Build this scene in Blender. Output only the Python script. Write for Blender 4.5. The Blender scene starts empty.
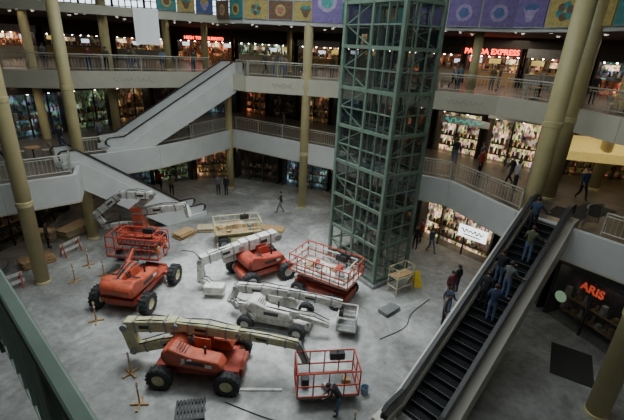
import bpy, math, random
from mathutils import Matrix, Vector
random.seed(7)
V=Vector
COL=bpy.context.scene.collection
# ------------------------------------------------------------------ materials
def mat(name,c,rough=.6,metal=0,var=.15,scale=6,emit=0,ecol=None,alpha=1,dirt=0):
    m=bpy.data.materials.new(name);m.use_nodes=True;nt=m.node_tree;b=nt.nodes['Principled BSDF']
    b.inputs['Roughness'].default_value=rough;b.inputs['Metallic'].default_value=metal
    tc=nt.nodes.new('ShaderNodeTexCoord');no=nt.nodes.new('ShaderNodeTexNoise');no.inputs['Scale'].default_value=scale;no.inputs['Detail'].default_value=4
    nt.links.new(tc.outputs['Object'],no.inputs['Vector'])
    cr=nt.nodes.new('ShaderNodeValToRGB')
    cr.color_ramp.elements[0].position=.3;cr.color_ramp.elements[1].position=.7
    cr.color_ramp.elements[0].color=[x*(1-var) for x in c]+[1];cr.color_ramp.elements[1].color=[min(1,x*(1+var)) for x in c]+[1]
    nt.links.new(no.outputs['Fac'],cr.inputs['Fac']);out=cr.outputs['Color']
    if dirt:
        n2=nt.nodes.new('ShaderNodeTexNoise');n2.inputs['Scale'].default_value=3.3;n2.inputs['Detail'].default_value=9;n2.inputs['Roughness'].default_value=.75
        nt.links.new(tc.outputs['Object'],n2.inputs['Vector'])
        r2=nt.nodes.new('ShaderNodeValToRGB');r2.color_ramp.elements[0].position=.5;r2.color_ramp.elements[1].position=.68;r2.color_ramp.elements[1].color=(dirt,dirt,dirt,1)
        nt.links.new(n2.outputs['Fac'],r2.inputs['Fac'])
        mx=nt.nodes.new('ShaderNodeMix');mx.data_type='RGBA';nt.links.new(r2.outputs['Color'],mx.inputs[0]);nt.links.new(out,mx.inputs[6]);mx.inputs[7].default_value=(.13,.11,.09,1);out=mx.outputs[2]
    nt.links.new(out,b.inputs['Base Color'])
    if emit:
        b.inputs['Emission Color'].default_value=list(ecol or c)+[1];b.inputs['Emission Strength'].default_value=emit
    if alpha<1: b.inputs['Alpha'].default_value=alpha
    return m
def merch(name,tint,emit,scale=5,sat=.28,lo=.5):
    m=bpy.data.materials.new(name);m.use_nodes=True;nt=m.node_tree;b=nt.nodes['Principled BSDF'];K=nt.links.new
    tc=nt.nodes.new('ShaderNodeTexCoord');vo=nt.nodes.new('ShaderNodeTexVoronoi');vo.inputs['Scale'].default_value=scale;vo.inputs['Randomness'].default_value=.9
    mp=nt.nodes.new('ShaderNodeMapping');mp.inputs['Scale'].default_value=(1.6,1.3,.7)
    K(tc.outputs['Object'],mp.inputs['Vector']);K(mp.outputs['Vector'],vo.inputs['Vector'])
    hs=nt.nodes.new('ShaderNodeHueSaturation');hs.inputs['Saturation'].default_value=sat;K(vo.outputs['Color'],hs.inputs['Color'])
    mx=nt.nodes.new('ShaderNodeMix');mx.data_type='RGBA';mx.blend_type='MULTIPLY';mx.inputs[0].default_value=1
    K(hs.outputs['Color'],mx.inputs[6]);mx.inputs[7].default_value=list(tint)+[1]
    no=nt.nodes.new('ShaderNodeTexNoise');no.inputs['Scale'].default_value=.9;K(tc.outputs['Object'],no.inputs['Vector'])
    rp=nt.nodes.new('ShaderNodeValToRGB');rp.color_ramp.elements[0].position=lo;rp.color_ramp.elements[0].color=(.07,.07,.07,1);rp.color_ramp.elements[1].position=lo+.2;K(no.outputs['Fac'],rp.inputs['Fac'])
    pw=nt.nodes.new('ShaderNodeGamma');pw.inputs['Gamma'].default_value=2.8;K(mx.outputs[2],pw.inputs['Color'])
    m2=nt.nodes.new('ShaderNodeMix');m2.data_type='RGBA';m2.blend_type='MULTIPLY';m2.inputs[0].default_value=1
    K(pw.outputs['Color'],m2.inputs[6]);K(rp.outputs['Color'],m2.inputs[7])
    K(m2.outputs[2],b.inputs['Base Color']);K(m2.outputs[2],b.inputs['Emission Color']);b.inputs['Emission Strength'].default_value=emit  # shop lighting put into the goods: they glow in random patches
    return m
def floor_mat():
    m=bpy.data.materials.new('dusty_concrete_lit_middle');m.use_nodes=True;nt=m.node_tree;b=nt.nodes['Principled BSDF'];K=nt.links.new
    tc=nt.nodes.new('ShaderNodeTexCoord')
    n1=nt.nodes.new('ShaderNodeTexNoise');n1.inputs['Scale'].default_value=.3;n1.inputs['Detail'].default_value=9;n1.inputs['Roughness'].default_value=.62;n1.inputs['Distortion'].default_value=1.2
    n2=nt.nodes.new('ShaderNodeTexNoise');n2.inputs['Scale'].default_value=3;n2.inputs['Detail'].default_value=10;n2.inputs['Roughness'].default_value=.65
    for n in(n1,n2): K(tc.outputs['Object'],n.inputs['Vector'])
    # pale pool of skylight painted into the middle of the court, over patchy dust
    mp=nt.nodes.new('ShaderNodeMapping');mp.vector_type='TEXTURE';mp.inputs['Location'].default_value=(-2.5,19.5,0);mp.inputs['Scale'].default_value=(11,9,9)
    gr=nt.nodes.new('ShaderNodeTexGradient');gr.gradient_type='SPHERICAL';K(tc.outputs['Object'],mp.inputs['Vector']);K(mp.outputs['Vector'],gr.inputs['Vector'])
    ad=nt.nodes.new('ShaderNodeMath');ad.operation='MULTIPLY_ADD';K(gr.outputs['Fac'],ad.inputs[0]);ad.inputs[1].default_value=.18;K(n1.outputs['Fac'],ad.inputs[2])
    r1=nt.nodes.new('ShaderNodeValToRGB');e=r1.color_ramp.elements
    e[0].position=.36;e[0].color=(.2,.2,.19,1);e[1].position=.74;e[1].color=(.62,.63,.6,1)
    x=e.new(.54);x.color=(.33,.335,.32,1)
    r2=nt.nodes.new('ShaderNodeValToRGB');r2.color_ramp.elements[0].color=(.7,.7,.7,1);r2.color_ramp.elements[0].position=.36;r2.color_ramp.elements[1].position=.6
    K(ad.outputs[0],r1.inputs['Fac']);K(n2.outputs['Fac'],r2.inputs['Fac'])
    mx=nt.nodes.new('ShaderNodeMix');mx.data_type='RGBA';mx.blend_type='MULTIPLY';mx.inputs[0].default_value=1
    K(r1.outputs['Color'],mx.inputs[6]);K(r2.outputs['Color'],mx.inputs[7]);K(mx.outputs[2],b.inputs['Base Color'])
    b.inputs['Roughness'].default_value=.5
    return m
M={}
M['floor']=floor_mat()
M['tile']=mat('walkway_tile',(.12,.105,.088),.35,var=.3,scale=1.5)
M['fwhite']=mat('white_fascia',(.62,.64,.62),.6,var=.06,scale=1)
M['sheet']=mat('white_cloth',(.85,.86,.86),.8,var=.04,emit=.25,ecol=(.8,.85,.9))  # slight glow painted into the cloth so it looks lit
M['fcream']=mat('cream_fascia',(.6,.575,.46),.6,var=.06,scale=1)
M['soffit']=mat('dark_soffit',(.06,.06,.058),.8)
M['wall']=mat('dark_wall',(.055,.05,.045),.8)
M['col']=mat('ochre_column',(.56,.49,.25),.45,var=.08,scale=1.5)
M['green']=mat('green_steel',(.14,.205,.16),.45,.2,var=.2,scale=2,dirt=.35)
M['lgreen']=mat('pale_green_paint',(.24,.32,.27),.4,.1,var=.1,scale=2)
M['dgreen']=mat('dark_green_paint',(.06,.1,.085),.4,.2)
M['glass']=mat('dark_glass',(.02,.035,.035),.08,0,var=.3,alpha=.28)
M['clear']=mat('balustrade_glass',(.04,.05,.05),.06,0,alpha=.25)
M['red']=mat('lift_red',(.38,.055,.033),.5,var=.3,scale=3,dirt=.5)
M['orange']=mat('lift_orange',(.52,.095,.045),.5,var=.25,scale=3,dirt=.55)
M['cage']=mat('cage_red',(.42,.06,.035),.5,var=.3,scale=3)
M['white']=mat('lift_white',(.62,.61,.56),.5,var=.2,scale=5,dirt=.45)
M['cream']=mat('boom_cream',(.58,.55,.32),.5,var=.18,scale=4,dirt=.45)
M['grey']=mat('steel_grey',(.28,.29,.29),.4,.5,var=.2)
M['dark']=mat('black_metal',(.03,.03,.03),.5)
M['mat']=mat('dark_floor_mat',(.035,.033,.032),.9,var=.3,scale=20)
M['rubber']=mat('tyre_rubber',(.025,.025,.027),.8,var=.4,scale=12)
M['chrome']=mat('chrome_rod',(.7,.7,.7),.15,1)
M['step']=mat('escalator_step',(.03,.032,.035),.4,.6,var=.3,scale=20)
M['skirt']=mat('skirt_metal',(.35,.35,.33),.3,.7)
M['rail']=mat('pale_rail',(.5,.5,.42),.4,.2)
M['flour']=mat('faint_script_paint',(.4,.42,.33),.6)
M['wood']=mat('raw_timber',(.42,.27,.13),.8,var=.3,scale=9)
M['ply']=mat('pale_plywood',(.52,.42,.27),.8,var=.25,scale=5)
M['yellow']=mat('caution_yellow',(.75,.55,.05),.5)
M['awn']=mat('yellow_awning',(.75,.6,.15),.6,emit=.4,ecol=(.85,.65,.2))  # awning glows by itself to look brightly lit
M['skin']=mat('skin',(.5,.3,.2),.55);M['hairb']=mat('dark_hair',(.03,.02,.015),.6)
M['shoe']=mat('dark_shoe',(.03,.03,.03),.5)
M['lamp']=mat('warm_lamp',(1,.8,.5),.5,emit=14,ecol=(1,.78,.5))
M['wlamp']=mat('bright_lamp',(1,.9,.8),.5,emit=32,ecol=(1,.9,.76))
M['neon']=mat('red_neon',(1,.08,.04),.5,emit=6,ecol=(1,.07,.03))
M['neono']=mat('dim_red_sign',(.7,.09,.04),.5,emit=.3,ecol=(1,.12,.05))
M['teals']=mat('teal_script',(.1,.5,.42),.5,emit=.5,ecol=(.1,.6,.5))
M['gsign']=mat('green_round_sign',(.3,.5,.3),.5,emit=.3,ecol=(.4,.6,.4))
M['wsign']=mat('white_sign',(.8,.8,.8),.5,emit=2.2,ecol=(.95,1,1))
M['menu']=mat('cool_menu_board',(.6,.65,.7),.5,emit=1.3,ecol=(.7,.8,.9),var=.4,scale=3)
M['window']=mat('sky_window',(.8,.85,.9),.3,emit=2.8,ecol=(.75,.85,.95),var=.2,scale=.6)
M['merch0']=merch('merch_warm',(1,.8,.6),2.4);M['merch1']=merch('merch_red',(1,.68,.5),2.4,6)
M['merch2']=merch('merch_cool',(.78,.9,.95),1.8);M['merch3']=merch('merch_dim',(.6,.52,.46),.5,4,lo=.52)
M['merch4']=merch('merch_green',(.88,.98,.8),2.4,6);M['merch5']=merch('merch_bright',(1,.9,.74),4.5,6,lo=.38)
for n,c in(('b_purple',(.17,.12,.3)),('b_lilac',(.34,.27,.45)),('b_brown',(.18,.1,.06)),('b_yellow',(.48,.38,.12)),('b_teal',(.07,.28,.27)),('b_blue',(.08,.13,.3)),('b_pink',(.4,.16,.14))): M[n]=mat(n,c,.6,emit=.04,ecol=c,var=.25)
# ------------------------------------------------------------------ mesh builder
class G:
    def __init__(s): s.v=[];s.f=[];s.m=[]
    def add(s,vs,fs,mi=0):
        o=len(s.v);s.v+=[V(v) for v in vs];s.f+=[[i+o for i in f] for f in fs];s.m+=[mi]*len(fs)
    def box(s,c,d,mi=0,R=None,taper=1):
        vs=[]
        for z in(-.5,.5):
            k=taper if z>0 else 1
            for x,y in((-.5,-.5),(.5,-.5),(.5,.5),(-.5,.5)):
                p=V((x*d[0]*k,y*d[1]*k,z*d[2]))
                if R is not None:p=R@p
                vs.append(p+V(c))
        s.add(vs,[(3,2,1,0),(4,5,6,7),(0,1,5,4),(1,2,6,5),(2,3,7,6),(3,0,4,7)],mi)
    def beam(s,a,b,w,h,mi=0):
        a=V(a);b=V(b);x=(b-a);L=x.length;x.normalize()
        up=V((0,0,1)) if abs(x.z)<.99 else V((0,1,0))
        y=up.cross(x).normalized();z=x.cross(y)
        s.box((a+b)/2,(L,w,h),mi,Matrix((x,y,z)).transposed())
    def cyl(s,a,b,r0,r1=None,n=10,mi=0,caps=True):
        a=V(a);b=V(b);r1=r0 if r1 is None else r1
        x=(b-a).normalized();t=V((0,0,1)) if abs(x.z)<.9 else V((1,0,0));u=x.cross(t).normalized();w=x.cross(u)
        vs=[]
        for p,r in((a,r0),(b,r1)):
            for i in range(n):
                q=2*math.pi*i/n;vs.append(p+u*math.cos(q)*r+w*math.sin(q)*r)
        fs=[(i,(i+1)%n,n+(i+1)%n,n+i) for i in range(n)]
        if caps: fs+=[tuple(range(n))[::-1],tuple(range(n,2*n))]
        s.add(vs,fs,mi)
    def tube(s,pts,r,n=8,mi=0):
        for a,b in zip(pts[:-1],pts[1:]): s.cyl(a,b,r,r,n,mi)
    def ball(s,c,r,mi=0,nu=10,nv=7):
        vs=[];fs=[]
        for j in range(nv+1):
            ph=math.pi*j/nv
            for i in range(nu):
                th=2*math.pi*i/nu;vs.append(V(c)+V((r[0]*math.sin(ph)*math.cos(th),r[1]*math.sin(ph)*math.sin(th),r[2]*math.cos(ph))))
        for j in range(nv):
            for i in range(nu): fs.append((j*nu+i,(j+1)*nu+i,(j+1)*nu+(i+1)%nu,j*nu+(i+1)%nu))
        s.add(vs,fs,mi)
    def lathe(s,prof,n=20,mi=0,axis='Y'):
        vs=[];fs=[];k=len(prof)
        for i in range(n):
            q=2*math.pi*i/n
            for r,h in prof: vs.append((r*math.cos(q),h,r*math.sin(q)) if axis=='Y' else (r*math.cos(q),r*math.sin(q),h))
        for i in range(n):
            for j in range(k-1): fs.append((i*k+j,i*k+j+1,((i+1)%n)*k+j+1,((i+1)%n)*k+j))
        s.add(vs,fs,mi)
    def extr(s,poly,y0,y1,mi=0):
        n=len(poly);vs=[(x,y0,z) for x,z in poly]+[(x,y1,z) for x,z in poly]
        s.add(vs,[tuple(range(n)),tuple(range(n,2*n))[::-1]]+[(i,n+i,n+(i+1)%n,(i+1)%n) for i in range(n)],mi)
    def mesh(s,name,mats,smooth=False):
        me=bpy.data.meshes.new(name);me.from_pydata([tuple(v) for v in s.v],[],s.f)
        for m in mats: me.materials.append(M[m] if isinstance(m,str) else m)
        for p,mi in zip(me.polygons,s.m): p.material_index=mi;p.use_smooth=smooth
        me.update();return me
    def obj(s,name,mats,parent=None,bevel=0,smooth=False,loc=(0,0,0),rz=0):
        if isinstance(mats,str): mats=[mats]
        o=bpy.data.objects.new(name,s.mesh(name,mats,smooth));COL.objects.link(o)
        if parent: o.parent=parent
        o.location=loc;o.rotation_euler=(0,0,rz)
        if bevel:
            b=o.modifiers.new('b','BEVEL');b.width=bevel;b.segments=2;b.limit_method='ANGLE'
        return o
def thing(name,label,cat,loc=(0,0,0),rz=0,group=None):
    o=bpy.data.objects.new(name,None);o.empty_display_size=.3;COL.objects.link(o);o.location=loc;o.rotation_euler=(0,0,rz)
    o['label']=label;o['category']=cat
    if group:o['group']=group
    return o
def sub(name,parent,loc=(0,0,0),rz=0):
    o=bpy.data.objects.new(name,None);COL.objects.link(o);o.parent=parent;o.location=loc;o.rotation_euler=(0,0,rz);return o
def tag(o,label,cat,group=None):
    o['label']=label;o['category']=cat
    if group:o['group']=group
    return o
def struct(o): o['kind']='structure';return o
def copy_tree(o,parent=None):
    c=o.copy();COL.objects.link(c)
    if parent:c.parent=parent
    for k in list(o.children): copy_tree(k,c)
    return c
def text(s,size,m,parent,loc,rot,name='sign_lettering',ext=.03,off=.008,shear=0):
    cu=bpy.data.curves.new('t','FONT');cu.body=s;cu.size=size;cu.extrude=ext;cu.align_x='CENTER';cu.align_y='CENTER';cu.offset=off;cu.shear=shear
    t=bpy.data.objects.new('t',cu);COL.objects.link(t)
    dg=bpy.context.evaluated_depsgraph_get();me=bpy.data.meshes.new_from_object(t.evaluated_get(dg))
    bpy.data.objects.remove(t);me.materials.clear();me.materials.append(M[m])
    o=bpy.data.objects.new(name,me);COL.objects.link(o);o.parent=parent;o.location=loc;o.rotation_euler=rot
    return o
# ------------------------------------------------------------------ camera
f=400;p=math.radians(22.3);th=math.radians(2.9)
cam=bpy.data.objects.new("camera",bpy.data.cameras.new("camera"));COL.objects.link(cam)
F=V((0,math.cos(p),-math.sin(p)));R0=V((1,0,0));U0=V((0,math.sin(p),math.cos(p)))
r=R0*math.cos(th)+U0*math.sin(th);u=-R0*math.sin(th)+U0*math.cos(th)
Mt=Matrix((r,u,-F)).transposed().to_4x4();Mt.translation=V((0,0,13))
cam.matrix_world=Mt;cam.data.sensor_width=36;cam.data.lens=36*f/624;cam.data.clip_start=.05
bpy.context.scene.camera=cam
# ------------------------------------------------------------------ shell
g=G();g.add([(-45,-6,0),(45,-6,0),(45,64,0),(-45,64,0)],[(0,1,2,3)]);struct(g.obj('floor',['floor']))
E2=[(-26,12),(-16.2,19.3),(-13.6,21.6),(-14.4,23.3),(-15.8,24.8),(-11.6,29.0),(-9.8,32),(-7.6,36.7),(1.6,30.9),(6.6,25.2),(8.6,24.1),(10.6,19.3),(12.5,17.3),(14.0,15.4),(18.5,8)]
O2=[(-44,12),(-44,22),(-44,30),(-42,34),(-40,38),(-38,46),(-28,56),(-12,60),(4,60),(16,52),(26,46),(34,38),(38,30),(44,22),(44,8)]
E3=[(-34,20),(-21.5,28.1),(-17.9,28.9),(-8.2,35.2),(-6.9,33.8),(-5.7,32.8),(1.6,31.6),(7.9,28.1),(11.5,26.4),(13.5,23),(14.2,19),(18,9)]
O3=[(-45,20),(-45,34),(-42,46),(-24,63),(-10,63),(0,63),(14,60),(28,54),(38,44),(42,32),(44,22),(44,9)]
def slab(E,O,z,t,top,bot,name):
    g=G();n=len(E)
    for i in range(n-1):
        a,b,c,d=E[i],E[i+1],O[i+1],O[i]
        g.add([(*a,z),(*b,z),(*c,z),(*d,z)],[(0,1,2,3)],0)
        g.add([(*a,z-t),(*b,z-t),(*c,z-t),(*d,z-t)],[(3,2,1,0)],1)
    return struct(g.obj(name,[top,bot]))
def fascia(E,z0,z1,m,name,skip=()):
    g=G()
    for i in range(len(E)-1):
        if i in skip: continue
        a=E[i];b=E[i+1];zc=(z0+z1)/2;g.beam((*a,zc),(*b,zc),.24,z1-z0)
    return struct(g.obj(name,[m],bevel=.02))
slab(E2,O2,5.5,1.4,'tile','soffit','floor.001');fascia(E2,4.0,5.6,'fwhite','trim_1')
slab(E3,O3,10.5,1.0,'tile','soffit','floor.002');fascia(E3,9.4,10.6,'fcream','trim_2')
fascia(E2,3.9,4.02,'fcream','trim_5')
slab(E3,O3,14.9,.5,'soffit','soffit','ceiling');fascia(E3,14.3,16.2,'fwhite','trim_3',skip=(0,1,2,3))
fascia(E3,14.3,14.9,'fcream','trim_4',skip=range(4,12))
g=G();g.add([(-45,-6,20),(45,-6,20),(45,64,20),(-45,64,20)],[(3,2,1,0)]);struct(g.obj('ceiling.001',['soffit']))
for nm,a,b in(('wall_north',(-45,64),(45,64)),('wall_west',(-45,-6),(-45,64)),('wall_east',(45,-6),(45,64)),('wall_south',(-45,-6),(45,-6))):
    g=G();g.beam((*a,10),(*b,10),.3,20);struct(g.obj(nm,['wall']))
for k in range(9):
    a=V((-27+k*2.6,38.0+k*.9,0));b=a+V((2.5,.87,0))
    g=G();g.beam(a+V((0,0,16.1)),b+V((0,0,16.1)),.06,2.1,0)
    for q in(0,.2,.4,.6,.8,1): c=a.lerp(b,q);g.beam(c+V((0,0,15.0)),c+V((0,0,17.2)),.12,.1,1)
    for z in(15.0,15.55,16.1,16.65,17.2): g.beam(a+V((0,-.05,z)),b+V((0,-.05,z)),.12,.07,1)
    struct(g.obj('window_%d'%(k+1),['window','dgreen']))
# ------------------------------------------------------------------ columns
COLS=[(-14.9,19.0,0,20,.36),(-15.0,24.6,0,20,.33),(-.9,32.2,0,20,.34),(-7.9,36.3,0,9.5,.3),(11.6,20.0,0,20,.43),(13.5,21.9,5.5,20,.4),(11.7,11.9,0,20,.4),
         (-16.2,32.4,5.5,20,.33),(-20.5,30.0,0,14.4,.3),(-22.5,29.2,10.5,20,.3),(-12.5,35,10.5,20,.28),(-10.2,38,10.5,20,.28),(10.2,28.2,10.5,14.4,.28),(15.5,27,10.5,14.4,.28),(17.5,24,5.5,14.4,.33),(-3,42,10.5,14.4,.25),(4,40,10.5,14.4,.25)]
def column(x,y,z0,z1,r):
    o=thing('column','ochre painted round column with slim collars','column',(x,y,z0),group='ochre round columns')
    g=G();g.cyl((0,0,.02),(0,0,z1-z0-.02),r,r,32);m=g.obj('shaft',['col'],o)
    for pl in m.data.polygons: pl.use_smooth=len(pl.vertices)==4
    g=G();g.lathe([(r+.03,0),(r+.03,.12),(r,.15)],28,axis='Z');g.obj('base_ring',['col'],o)
    for z in(4.75,10.0):
        if z0<z<z1: g=G();g.lathe([(r,-.15),(r+.04,-.12),(r+.04,.12),(r,.15)],28,axis='Z',);g.obj('collar',['col'],o,loc=(0,0,z-z0))
for c in COLS: column(*c)
def clear(x,y,z,d=.95):
    return all(not(math.hypot(x-c[0],y-c[1])<d+c[4]-.3 and c[2]-.1<=z<c[3]) for c in COLS)
# ------------------------------------------------------------------ railings
def railing(a,b,z,m='rail',h=1.07,sp=.2,grp='balcony railings',lab='pale metal balcony railing with thin vertical balusters'):
    a=V((*a,0));b=V((*b,0));d=b-a;L=d.length
    if L<.4:return
    o=thing('railing',lab,'railing',(a.x,a.y,z),math.atan2(d.y,d.x),grp)
    g=G();g.cyl((0,0,h),(L,0,h),.045,n=8);g.obj('handrail',[m],o)
    for zz,r in((.14,.025),(h-.14,.02)): g=G();g.cyl((0,0,zz),(L,0,zz),r,n=6);g.obj('cross_rail',[m],o)
    n=max(1,int(L/2.2))
    for i in range(n+1):
        g=G();g.box((i*L/n,0,h/2),(.06,.06,h));g.obj('post',[m],o)
    g=G();k=int(L/sp)
    for i in range(k): g.cyl(((i+.5)*L/k,0,.14),((i+.5)*L/k,0,h-.14),.014,n=4,caps=False)
    q=g.obj('baluster_infill',[m],o);q['kind']='stuff'
def inset(E,i,k=.25,e=.12):
    a=V(E[i]);b=V(E[i+1]);d=(b-a).normalized();n=V((-d.y,d.x))
    if n.dot((a+b)/2-V((-1,22)))<0:n=-n
    return tuple(a+n*k+d*e),tuple(b+n*k-d*e)
for i in range(len(E2)-1):
    if i in(3,11):continue
    a,b=inset(E2,i)
    if i==4: a=tuple(V(a).lerp(V(b),.15))
    if i==2: a,b=tuple(V(a).lerp(V(b),.2)),tuple(V(a).lerp(V(b),.6))
    if i==12: a=tuple(V(a).lerp(V(b),.35))
    railing(a,b,5.62)
for i in range(len(E3)-1):
    if i in(3,):continue
    a,b=inset(E3,i)
    if i==2: b=tuple(V(a).lerp(V(b),.93))
    railing(a,b,10.62)
def squiggle(a,b,t,w,z):
    a=V(a);b=V(b);d=(b-a).normalized();n=V((-d.y,d.x))
    if n.dot((a+b)/2-V((-1,22)))>0:n=-n
    c=a.lerp(b,t)+n*.13;g=G();pts=[]
    for i in range(49):
        s=i/48*w-w/2;pts.append((c.x+d.x*(s+.1*math.sin(i*1.5)),c.y+d.y*(s+.1*math.sin(i*1.5)),z+.13*math.sin(i*.9)*(1+.5*math.sin(i*.31))))
    g.tube(pts,.014,4);tag(g.obj('painted_flourish',['flour']),'thin faint painted script flourish on cream balcony band','wall lettering','balcony flourishes')
squiggle(E3[7],E3[8],.5,2.6,10.0);squiggle(E3[2],E3[3],.4,2.8,10.0);squiggle(E3[5],E3[6],.4,1.6,10.0)
# curved glass balustrade beside the escalator head, and dark mats
s=thing('glass_balustrade','curved glass balustrade with metal rail beside escalator landing','balustrade',(12.75,17.35,5.5))
arc=[(0+1.3*(1-math.cos(t)),1.3*math.sin(t)) for t in[i*math.pi/2/10 for i in range(11)]]
arc=[(x*.7+y*.25,y*.75-x*.15) for x,y in arc]
g=G()
for a,b in zip(arc[:-1],arc[1:]): g.beam((*a,.62),(*b,.62),.02,.95)
g.obj('glass_panel',['clear'],s)
g=G();g.tube([(x,y,1.12) for x,y in arc],.045,8);g.obj('handrail',['grey'],s)
for x,y in(arc[0],arc[5],arc[-1]): g=G();g.cyl((x,y,.1),(x,y,1.12),.025,n=8);g.obj('post',['grey'],s)
for x,y,z,a,l,w in((13.2,19.4,5.5,45,2.0,1.5),(12.3,14.6,0,60,2.4,1.7),(15.2,20.3,5.5,30,2,1.4)):
    g=G();g.box((0,0,.015),(l,w,.03));tag(g.obj('floor_mat',['mat'],loc=(x,y,z+.002),rz=math.radians(a),bevel=.01),'dark rectangular rubber floor mat','mat','dark floor mats')
# ------------------------------------------------------------------ storefronts
mer=['merch0','merch3','merch2','merch1','merch3','merch0','merch2','merch4']
LAB={'merch0':'warmly lit shop front with dark mullions','merch1':'amber lit shop front with full shelves','merch2':'cool lit shop front with display shelves','merch3':'dim shop front behind dark glass','merch4':'bright shop front with green toned displays','merch5':'brightly lit shop with packed display shelves'}
def storefront(a,b,z,h,k,bright=None,sign=None,signm='neon',board=None,lab=None,tsize=.6,food=False,DP=1.1,sx=0,sz=None,disc=None):
    a=V((*a,0));b=V((*b,0));d=b-a;L=d.length
    if L<.6:return
    mm=bright or mer[k%len(mer)]
    board=board or ['dark','wall','dark','grey','dark'][k%5]
    o=thing('storefront',lab or ('open food counter with lit menu wall' if food else LAB[mm]),'shop front',(a.x,a.y,z),math.atan2(d.y,d.x))
    g=G();g.box((L/2,DP,h/2),(L,.1,h));g.obj('back_wall',[mm],o)
    for x in(.08,L-.08):
        g=G();g.box((x,DP/2,h/2),(.16,DP,h));g.obj('side_wall',['wall'],o)
    g=G();g.box((L/2,-.02,h-.35),(L,.2,.7));g.obj('sign_band',[board],o,bevel=.02)
    for q in range(2):
        zz=.5+q*.8
        s=sub('display_shelf',o)
        g=G();g.box((L/2,DP-.35,zz),(L*.8,.4,.05),0);g.obj('shelf_board',['wood'],s)
        g=G();n=int(L*2.6)
        for j in range(n):
            hh=random.uniform(.15,.5);x=L*.12+j*L*.76/n
            if j%2: g.cyl((x,DP-.35,zz+.03),(x,DP-.35,zz+.03+hh),.1,.06,8,j%3)
            else: g.box((x,DP-.35,zz+hh/2+.03),(.2,.26,hh),j%3)
        w=g.obj('merchandise',['white','merch3','wood'],s);w['kind']='stuff'
    n=max(2,int(L/1.5))
    if food:
        g=G();g.box((L/2,.25,.55),(L-.3,.5,1.1),0);g.box((L/2,.25,1.12),(L-.2,.6,.06),1);g.obj('counter',[('wood','grey','merch1','fcream')[k%4],'skirt'],o,bevel=.02)
        for i in range(n):
            if (i+k)%4==3: continue
            g=G();g.box(((i+.5)*L/n,DP-.1,h-1.1-.1*((i*k)%3)),(L/n*(.5+.13*((i+k)%3)),.06,.4));g.obj('menu_board',[('menu','awn','merch5')[(i+k)%3]],o)
    else:
        for i in range(n+1):
            g=G();g.box((.05+i*(L-.1)/n,0,(h-.7)/2),(.09,.1,h-.7));g.obj('mullion',['dark'],o)
        g=G();g.box((L/2,.02,(h-.7)/2),(L-.1,.02,h-.75));g.obj('glazing',['clear'],o)
    for i in range(n*2):
        g=G();g.box(((i+.5)*L/n/2,.4+.3*(i%2),h-.75),(.09,.09,.07));g.obj('spot_lamp',['wlamp'],o)
    if sign: text(sign,tsize,signm,o,(L/2+sx,-.15,sz or h-.38),(math.pi/2,0,0))
    if disc: g=G();g.cyl((disc[0],-.12,disc[1]),(disc[0],-.18,disc[1]),disc[2],n=24);g.obj('round_sign',[disc[3]],o)
    return o
def store_line(W,z,h,k0,seglen=4.6,specials={},food=False):
    k=k0
    for i in range(len(W)-1):
        a=V(W[i]);b=V(W[i+1]);L=(b-a).length;n=max(1,round(L/seglen))
        for j in range(n):
            k+=1;s=specials.get((i,j),{})
            storefront(tuple(a.lerp(b,(j+.04)/n)),tuple(a.lerp(b,(j+.96)/n)),z,h,k,food=food,**s)
W1=[(-25,15),(-19.8,21),(-18.8,25),(-19.5,29),(-18,34),(-12,38.3),(-8.3,39.5),(1.6,36.5),(7.8,28.0),(12.0,23.3),(13.0,18.8),(14.7,14.6),(19,8)]
W2=[(-30,20),(-23,27),(-20,33),(-14,43),(-9,47),(1.4,41.7),(9.5,33),(15.6,27.5),(22,26),(28,14)]
W3=[(-38,34),(-30,46),(-18,53),(-3,53),(8,47),(13,39),(21,33),(28,26),(34,16)]
store_line(W1,0,3.9,0,specials={(10,0):dict(bright='merch3',sign='ARIS',signm='neono',lab='dark shop front with dim red glowing lettering',tsize=.58,sz=2.7,disc=(.75,1.5,.3,'gsign')),(8,0):dict(bright='merch5'),(8,1):dict(bright='merch0'),(7,1):dict(bright='merch0'),(0,0):dict(bright='merch3'),(1,0):dict(bright='merch3'),(2,0):dict(bright='merch3')})
store_line(W2,5.5,3.9,3,specials={(6,0):dict(bright='merch5'),(6,1):dict(bright='merch5',board='fwhite',lab='pale fronted shop below slim sign'),(5,1):dict(bright='merch0'),(7,0):dict(bright='merch0',board='awn'),(8,0):dict(board='awn')})
store_line(W3,10.5,3.1,1,6,food=True,specials={(5,0):dict(bright='merch0',board='dark',sign='PANDA EXPRESS',tsize=.62,sx=-.15,disc=(.8,2.1,.36,'neon')),(2,0):dict(bright='merch1',board='dark',sign='HIGH TECH BURRITO',tsize=.5,lab='food counter with red neon lettering')})
g=G()
for a,b in zip(W3[:-1],W3[1:]): g.beam((*a,13.98),(*b,13.98),.2,.82)
struct(g.obj('wall_header',['wall']))
s=thing('shop_sign','pale shop sign with teal handwritten squiggle above doorway','sign',(11.2,30.8,7.95),math.radians(-42))
g=G();g.extr([(-1.9,0),(1.9,0),(1.9,.45),(.6,.6),(-.6,.6),(-1.9,.45)],-.06,.06);g.obj('sign_panel',['fwhite'],s,bevel=.02)
g=G();g.tube([(-1.5+i*3/40+.08*math.sin(i*1.4),-.1,.28+.14*math.sin(i*.85)*(1+.5*math.sin(i*.3))) for i in range(41)],.04,5);g.obj('script_lettering',['teals'],s)
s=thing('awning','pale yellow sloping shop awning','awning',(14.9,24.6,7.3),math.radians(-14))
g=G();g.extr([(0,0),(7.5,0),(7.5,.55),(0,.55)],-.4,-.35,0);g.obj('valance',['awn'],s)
g=G();g.add([(0,-.4,.55),(7.5,-.4,.55),(7.5,.9,1.3),(0,.9,1.3)],[(0,1,2,3)]);g.obj('canopy',['awn'],s)
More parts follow.
